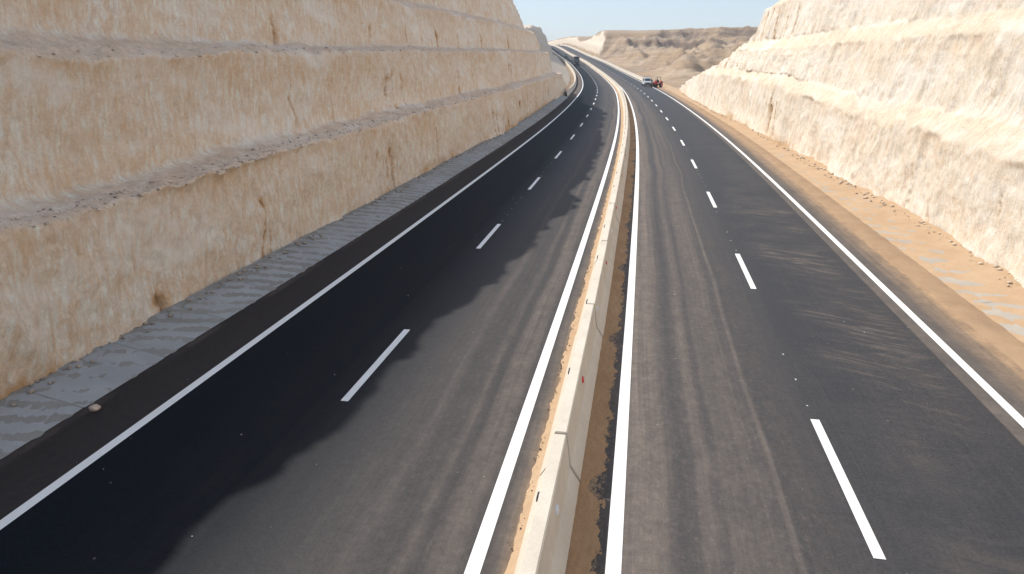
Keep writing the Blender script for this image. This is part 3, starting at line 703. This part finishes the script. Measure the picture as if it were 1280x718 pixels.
# ------------------------------------------------------------------ vehicles
def box(bm, x0, x1, y0, y1, z0, z1, bev=.0, seg=2):
    g = bmesh.ops.create_cube(bm, size=1)['verts']
    for v in g: v.co = Vector(((x0+x1)/2+v.co.x*(x1-x0), (y0+y1)/2+v.co.y*(y1-y0), (z0+z1)/2+v.co.z*(z1-z0)))
    if bev:
        es = list({e for v in g for e in v.link_edges}); bmesh.ops.bevel(bm, geom=es, offset=bev, segments=seg, affect='EDGES')
def prism(bm, prof, y0, y1, taper=None, bev=0):
    """prof: list of (x,z) ; extruded from y0 to y1; taper(z)->inset of y"""
    t = taper or (lambda z: 0)
    a = [bm.verts.new((x, y0+t(z), z)) for x, z in prof]; b = [bm.verts.new((x, y1-t(z), z)) for x, z in prof]; n = len(prof)
    fs = [bm.faces.new((a[i], a[(i+1) % n], b[(i+1) % n], b[i])) for i in range(n)] + [bm.faces.new(a[::-1]), bm.faces.new(b)]
    if bev:
        bmesh.ops.recalc_face_normals(bm, faces=fs)
        es = list({e for f in fs for e in f.edges}); bmesh.ops.bevel(bm, geom=es, offset=bev, segments=2, affect='EDGES')
def cyl(bm, r, L, c, axis='Y', seg=20, r2=None):
    m = Matrix.Translation(c) @ (Matrix.Rotation(math.pi/2, 4, 'X') if axis == 'Y' else Matrix.Rotation(math.pi/2, 4, 'Y') if axis == 'X' else Matrix.Identity(4))
    bmesh.ops.create_cone(bm, cap_ends=True, segments=seg, radius1=r, radius2=r if r2 is None else r2, depth=L, matrix=m)
M_tyre = plain('tyre_rubber', (.02, .02, .022), .8, .3); M_rim = plain('wheel_rim', (.35, .35, .36), .4, .5, .6)
M_glass = plain('window_glass', (.035, .05, .06), .08, .8, var=.02); M_white = plain('white_car_paint', (.66, .67, .68), .3, .5, var=.05)
M_redp = plain('red_tractor_paint', (.42, .03, .025), .4, .5, var=.1); M_dark = plain('dark_body_plastic', (.035, .035, .04), .6, .4)
M_lamp = plain('headlight_glass', (.7, .72, .74), .15, .7); M_teal = plain('blue_green_truck_paint', (.03, .075, .09), .45, .4); M_maroon = plain('dark_red_truck_paint', (.09, .025, .03), .5, .4); M_silver = plain('dark_grey_car_paint', (.07, .09, .105), .35, .5, .3)
def wheel(parent, x, y, r, wd, rimmat=None):
    bm = bmesh.new(); cyl(bm, r, wd, (0, 0, 0), 'Y', 24); bmesh.ops.bevel(bm, geom=[e for e in bm.edges if len(e.link_faces) == 2 and max(len(f.verts) for f in e.link_faces) > 8], offset=wd*.15, segments=2, affect='EDGES')
    t = bm_obj('wheel', bm, M_tyre, parent); t.location = (x, y, r)
    bm = bmesh.new(); cyl(bm, r*.6, wd*1.06, (0, 0, 0), 'Y', 18); cyl(bm, r*.2, wd*1.16, (0, 0, 0), 'Y', 12); bm_obj('rim', bm, rimmat or M_rim, t); return t
def parts(parent, lst):
    for name, mat, fn in lst:
        bm = bmesh.new(); fn(bm); bm_obj(name, bm, mat, parent)
def at(name, s, o, yaw, label, cat, group=None, h=0.0):
    x, y, z = W(s, o, h); e = empty(name, (float(x), float(y), float(z))); a = float(psi(s))+math.pi/2+yaw
    g = math.atan(float(np.interp(s, KN, GR)))*math.cos(yaw)
    e.rotation_euler = (0, -g, a); tag(e, label, cat, group); return e
# white van, facing the camera (vehicle forward = local +X)
van = at('van', 181, 6.75, math.pi+.05, 'white light van parked on the right edge line facing down the road', 'van')
tp = lambda z: .16*max(0, (z-1.0))/.95
body = [(-2.35, .42), (-2.35, 1.15), (-2.28, 1.98), (1.15, 2.02), (1.62, 1.9), (2.0, 1.22), (2.42, 1.06), (2.5, .72), (2.46, .40)]
parts(van, [('body', M_white, lambda b: prism(b, body, -.86, .86, tp, .04)),
  ('windscreen', M_glass, lambda b: prism(b, [(1.66, 1.84), (1.69, 1.86), (2.03, 1.26), (1.98, 1.24)], -.70, .70, lambda z: .10*(z-1.2))),
  ('bumper', M_dark, lambda b: box(b, 2.38, 2.60, -.84, .84, .34, .62, .04)),
  ('grille', M_dark, lambda b: box(b, 2.44, 2.53, -.48, .48, .66, .84, .01)),
  ('roof_rack', M_dark, lambda b: (box(b, -1.6, -1.54, -.62, .62, 2.03, 2.10), box(b, .4, .46, -.62, .62, 2.03, 2.10), box(b, -1.8, .7, -.64, -.60, 2.08, 2.13), box(b, -1.8, .7, .60, .64, 2.08, 2.13)))])
for sy in (-1, 1):
    parts(van, [('headlight', M_lamp, lambda b: box(b, 2.36, 2.52, sy*.68-.14, sy*.68+.14, .76, .96, .02)),
      ('wing_mirror', M_dark, lambda b: box(b, 1.62, 1.74, sy*1.0-.10, sy*1.0+.10, 1.22, 1.46, .03)),
      ('side_window', M_glass, lambda b: box(b, .35, 1.35, sy*.775-.03, sy*.775+.03, 1.28, 1.78, .01)),
      ('side_window', M_glass, lambda b: box(b, -1.9, .2, sy*.775-.03, sy*.775+.03, 1.28, 1.78, .01))])
    for xx in (-1.55, 1.55): wheel(van, xx, sy*.76, .34, .24)
# red tractor
tr = at('tractor', 172, 8.35, math.pi-.55, 'red farm tractor with roll bar parked on the sandy shoulder beside the white van', 'tractor', h=-.03)
parts(tr, [('bonnet', M_redp, lambda b: prism(b, [(.15, .85), (.15, 1.42), (.5, 1.48), (1.55, 1.36), (1.72, 1.2), (1.72, .8)], -.30, .30, None, .04)),
  ('chassis', M_dark, lambda b: (box(b, -1.0, 1.5, -.2, .2, .5, .86, .03), box(b, 1.05, 1.2, -.66, .66, .36, .5), box(b, -.95, -.6, -.7, .7, .62, .9, .02))),
  ('grille', M_dark, lambda b: box(b, 1.70, 1.75, -.22, .22, .86, 1.2, .01)),
  ('exhaust', M_dark, lambda b: cyl(b, .035, .8, (1.0, .18, 1.8), 'Z', 10)),
  ('seat', M_dark, lambda b: (box(b, -.75, -.25, -.25, .25, 1.05, 1.17, .04), box(b, -.85, -.75, -.25, .25, 1.15, 1.6, .04))),
  ('roll_bar', M_dark, lambda b: (box(b, -1.05, -.97, -.5, -.42, .9, 2.45), box(b, -1.05, -.97, .42, .5, .9, 2.45), box(b, -1.05, -.97, -.42, .42, 2.37, 2.45))),
  ('steering_wheel', M_dark, lambda b: (cyl(b, .2, .03, (.02, 0, 1.56), 'Z', 16), cyl(b, .025, .4, (.08, 0, 1.38), 'Z', 8)))])
for sy in (-1, 1):
    parts(tr, [('mudguard', M_redp, lambda b: prism(b, [(-1.45, 1.1), (-1.25, 1.42), (-.85, 1.55), (-.4, 1.45), (-.15, 1.15), (-.15, 1.08), (-.45, 1.38), (-.85, 1.48), (-1.2, 1.36), (-1.38, 1.08)], sy*.72-.2, sy*.72+.2)),
      ('headlight', M_lamp, lambda b: cyl(b, .09, .06, (1.74, sy*.17, 1.27), 'X', 12))])
    wheel(tr, -.8, sy*.75, .70, .36, M_redp); wheel(tr, 1.15, sy*.66, .38, .22, M_redp)
# truck coming down the left carriageway
tk = at('truck', 335, -7.25, math.pi, 'dark high-sided truck travelling on the left carriageway in the distance', 'truck')
parts(tk, [('cab', M_teal, lambda b: prism(b, [(1.7, .7), (1.7, 2.9), (3.1, 2.95), (3.4, 2.6), (3.5, 1.6), (3.5, .7)], -1.18, 1.18, None, .06)),
  ('cargo_box', M_maroon, lambda b: box(b, -3.8, 1.55, -1.22, 1.22, 1.05, 3.6, .03)),
  ('cargo_cover', M_teal, lambda b: prism(b, [(-3.8, 3.6), (-3.7, 3.78), (1.45, 3.8), (1.55, 3.6)], -1.22, 1.22, lambda z: 1.2*(z-3.6))),
  ('chassis', M_dark, lambda b: box(b, -3.7, 3.3, -.5, .5, .55, 1.04)),
  ('windscreen', M_glass, lambda b: prism(b, [(3.40, 2.62), (3.46, 2.62), (3.55, 1.72), (3.49, 1.72)], -1.02, 1.02)),
  ('bumper', M_dark, lambda b: box(b, 3.45, 3.72, -1.2, 1.2, .42, .78, .03)), ('grille', M_dark, lambda b: box(b, 3.49, 3.56, -.7, .7, .9, 1.45, .01))])
for sy in (-1, 1):
    parts(tk, [('headlight', M_lamp, lambda b: box(b, 3.48, 3.58, sy*.95-.16, sy*.95+.16, .92, 1.14, .02)), ('wing_mirror', M_dark, lambda b: box(b, 3.1, 3.2, sy*1.36-.12, sy*1.36+.12, 1.8, 2.35, .03))])
    for xx in (-2.9, -1.7, 2.5): wheel(tk, xx, sy*1.0, .5, .34)
suv = at('car', 418, -7.0, math.pi, 'small dark grey car farthest up the left carriageway behind the truck', 'car')
parts(suv, [('body', M_silver, lambda b: prism(b, [(-2.3, .4), (-2.32, 1.1), (-2.1, 1.25), (1.0, 1.2), (2.1, 1.02), (2.35, .8), (2.35, .4)], -.92, .92, None, .06)),
  ('cabin', M_glass, lambda b: prism(b, [(-2.15, 1.2), (-1.8, 1.82), (.3, 1.85), (1.05, 1.18)], -.82, .82, lambda z: .25*(z-1.2), .03)),
  ('roof', M_silver, lambda b: prism(b, [(-1.85, 1.83), (-1.75, 1.90), (.2, 1.92), (.35, 1.84)], -.68, .68, None, .02)),
  ('bumper', M_dark, lambda b: box(b, 2.28, 2.45, -.88, .88, .36, .58, .03))])
for sy in (-1, 1):
    parts(suv, [('headlight', M_lamp, lambda b: box(b, 2.22, 2.38, sy*.72-.14, sy*.72+.14, .72, .88, .02))])
    for xx in (-1.45, 1.45): wheel(suv, xx, sy*.82, .38, .24)

# ------------------------------------------------------------------ people by the tractor
def person(s, o, yaw, label, shirt, trousers, pose='stand', h=0.0):
    root = at('person', s, o, yaw, label, 'person', h=h)
    if pose == 'stand':
        J = dict(pel=(0, 0, .95), ch=(.02, 0, 1.32), nk=(.03, 0, 1.47), hd=(.05, 0, 1.60), hip=.10, kz=.5)
        legs = lambda sy: [((.02, sy*.10, .88), .085), ((.04+.03*sy, sy*.12, .50), .06), ((-.02+.05*sy, sy*.13, .09), .042), ((.13+.05*sy, sy*.14, .04), .035)]
        arms = lambda sy: [((.02, sy*.19, 1.40), .055), ((.02, sy*.25, 1.13), .042), ((.14, sy*.22, .90), .030)]
    else:
        J = dict(pel=(0, 0, .10), ch=(.03, 0, .48), nk=(.05, 0, .62), hd=(.08, 0, .75))
        legs = lambda sy: [((.08, sy*.11, .09), .088), ((.45, sy*.16, .12), .064), ((.50, sy*.18, -.30), .045), ((.62, sy*.18, -.36), .035)]
        arms = lambda sy: [((.03, sy*.19, .55), .055), ((.16, sy*.25, .32), .042), ((.42, sy*.17, .40), .030)]
    V, Rr, E = [], [], []
    def add(p, r, par=None):
        V.append(p); Rr.append(r)
        if par is not None: E.append((par, len(V)-1))
        return len(V)-1
    pel = add(J['pel'], .14); mid = add(tuple((a+b)/2 for a, b in zip(J['pel'], J['ch'])), .125, pel); ch = add(J['ch'], .15, mid); nk = add(J['nk'], .055, ch)
    hd = add(J['hd'], .085, nk); top = add((J['hd'][0], 0, J['hd'][2]+.10), .075, hd); add((J['hd'][0]+.085, 0, J['hd'][2]), .02, hd)
    for sy in (-1, 1):
        q = pel
        for p, r in legs(sy): q = add(p, r, q)
        q = ch
        for p, r in arms(sy): q = add(p, r, q)
        wx = Vector(V[q]); pv = Vector(V[q-1]); d = (wx-pv).normalized(); side = Vector((0, 1, 0)).cross(d).normalized()
        palm = add(tuple(wx+d*.07), .026, q)
        for f, (off, ln) in enumerate(((-.03, .07), (-.01, .085), (.01, .08), (.03, .062))):
            k = add(tuple(wx+d*.11+side*off), .010, palm); add(tuple(wx+d*(.11+ln)+side*off*1.2+Vector((0, -sy*.02, 0))), .008, k)
        k = add(tuple(wx+d*.05-side*.04), .011, palm); add(tuple(wx+d*.09-side*.06), .009, k)
    me = bpy.data.meshes.new('body'); me.from_pydata(V, E, []); ob = link('body', me, None, root)
    md = ob.modifiers.new('skin', 'SKIN'); md.use_smooth_shade = True
    sv = me.skin_vertices[0].data
    for i, r in enumerate(Rr): sv[i].radius = (r, r)
    sv[0].use_root = True
    s2 = ob.modifiers.new('sub', 'SUBSURF'); s2.levels = 1; s2.render_levels = 1
    m = Mat('skin_and_clothes', .85, .2); z = m.sep(m.obj())[2]; zp = J['pel'][2]; zn = J['nk'][2]
    skin = (.22, .12, .075)
    c = m.mix(m.mr(z, zp+.0, zp+.01), trousers, shirt); c = m.mix(m.mr(z, zn-.02, zn), c, skin)
    me.materials.append(m.done(c))
    bm = bmesh.new(); bmesh.ops.create_uvsphere(bm, u_segments=12, v_segments=8, radius=.108)
    for v in bm.verts:
        v.co.z *= .8
        if v.co.x > .03 and v.co.z < .02: v.co.x = .03
    hr = bm_obj('hair', bm, M_dark, root, True); hr.location = (J['hd'][0]-.015, 0, J['hd'][2]+.085)
    for sy in (-1, 1):
        bm = bmesh.new(); bmesh.ops.create_uvsphere(bm, u_segments=8, v_segments=6, radius=.014); e = bm_obj('eye', bm, M_dark, root, True); e.location = (J['hd'][0]+.085, sy*.033, J['hd'][2]+.02)
        bm = bmesh.new(); box(bm, -.015, .02, -.01, .01, -.03, .03, .006); e = bm_obj('ear', bm, m.m, root); e.location = (J['hd'][0], sy*.095, J['hd'][2])
    return root
person(183.2, 8.15, math.pi+.3, 'person in dark clothes standing behind the right corner of the white van', (.03, .03, .035), (.04, .04, .05))
pr = person(172, 8.35, math.pi-.55, 'person in dark clothes with pale trousers sitting on the seat of the red tractor', (.03, .035, .05), (.4, .39, .37), 'sit')
off = Vector((-.5, 0, 1.10)); pr.location = tr.location + tr.rotation_euler.to_matrix() @ off

# ------------------------------------------------------------------ dusty air
bm = bmesh.new(); box(bm, -2500, 2500, -2000, 3000, -7.2, 44)
mh = bpy.data.materials.new('haze'); mh.use_nodes = True; nt = mh.node_tree
for n_ in list(nt.nodes):
    if n_.type != 'OUTPUT_MATERIAL': nt.nodes.remove(n_)
pv = nt.nodes.new('ShaderNodeVolumePrincipled'); pv.inputs['Color'].default_value = (.86, .90, .96, 1); pv.inputs['Density'].default_value = .00028
nt.links.new(pv.outputs[0], [n_ for n_ in nt.nodes if n_.type == 'OUTPUT_MATERIAL'][0].inputs['Volume'])
tag(bm_obj('haze', bm, mh), kind='stuff')
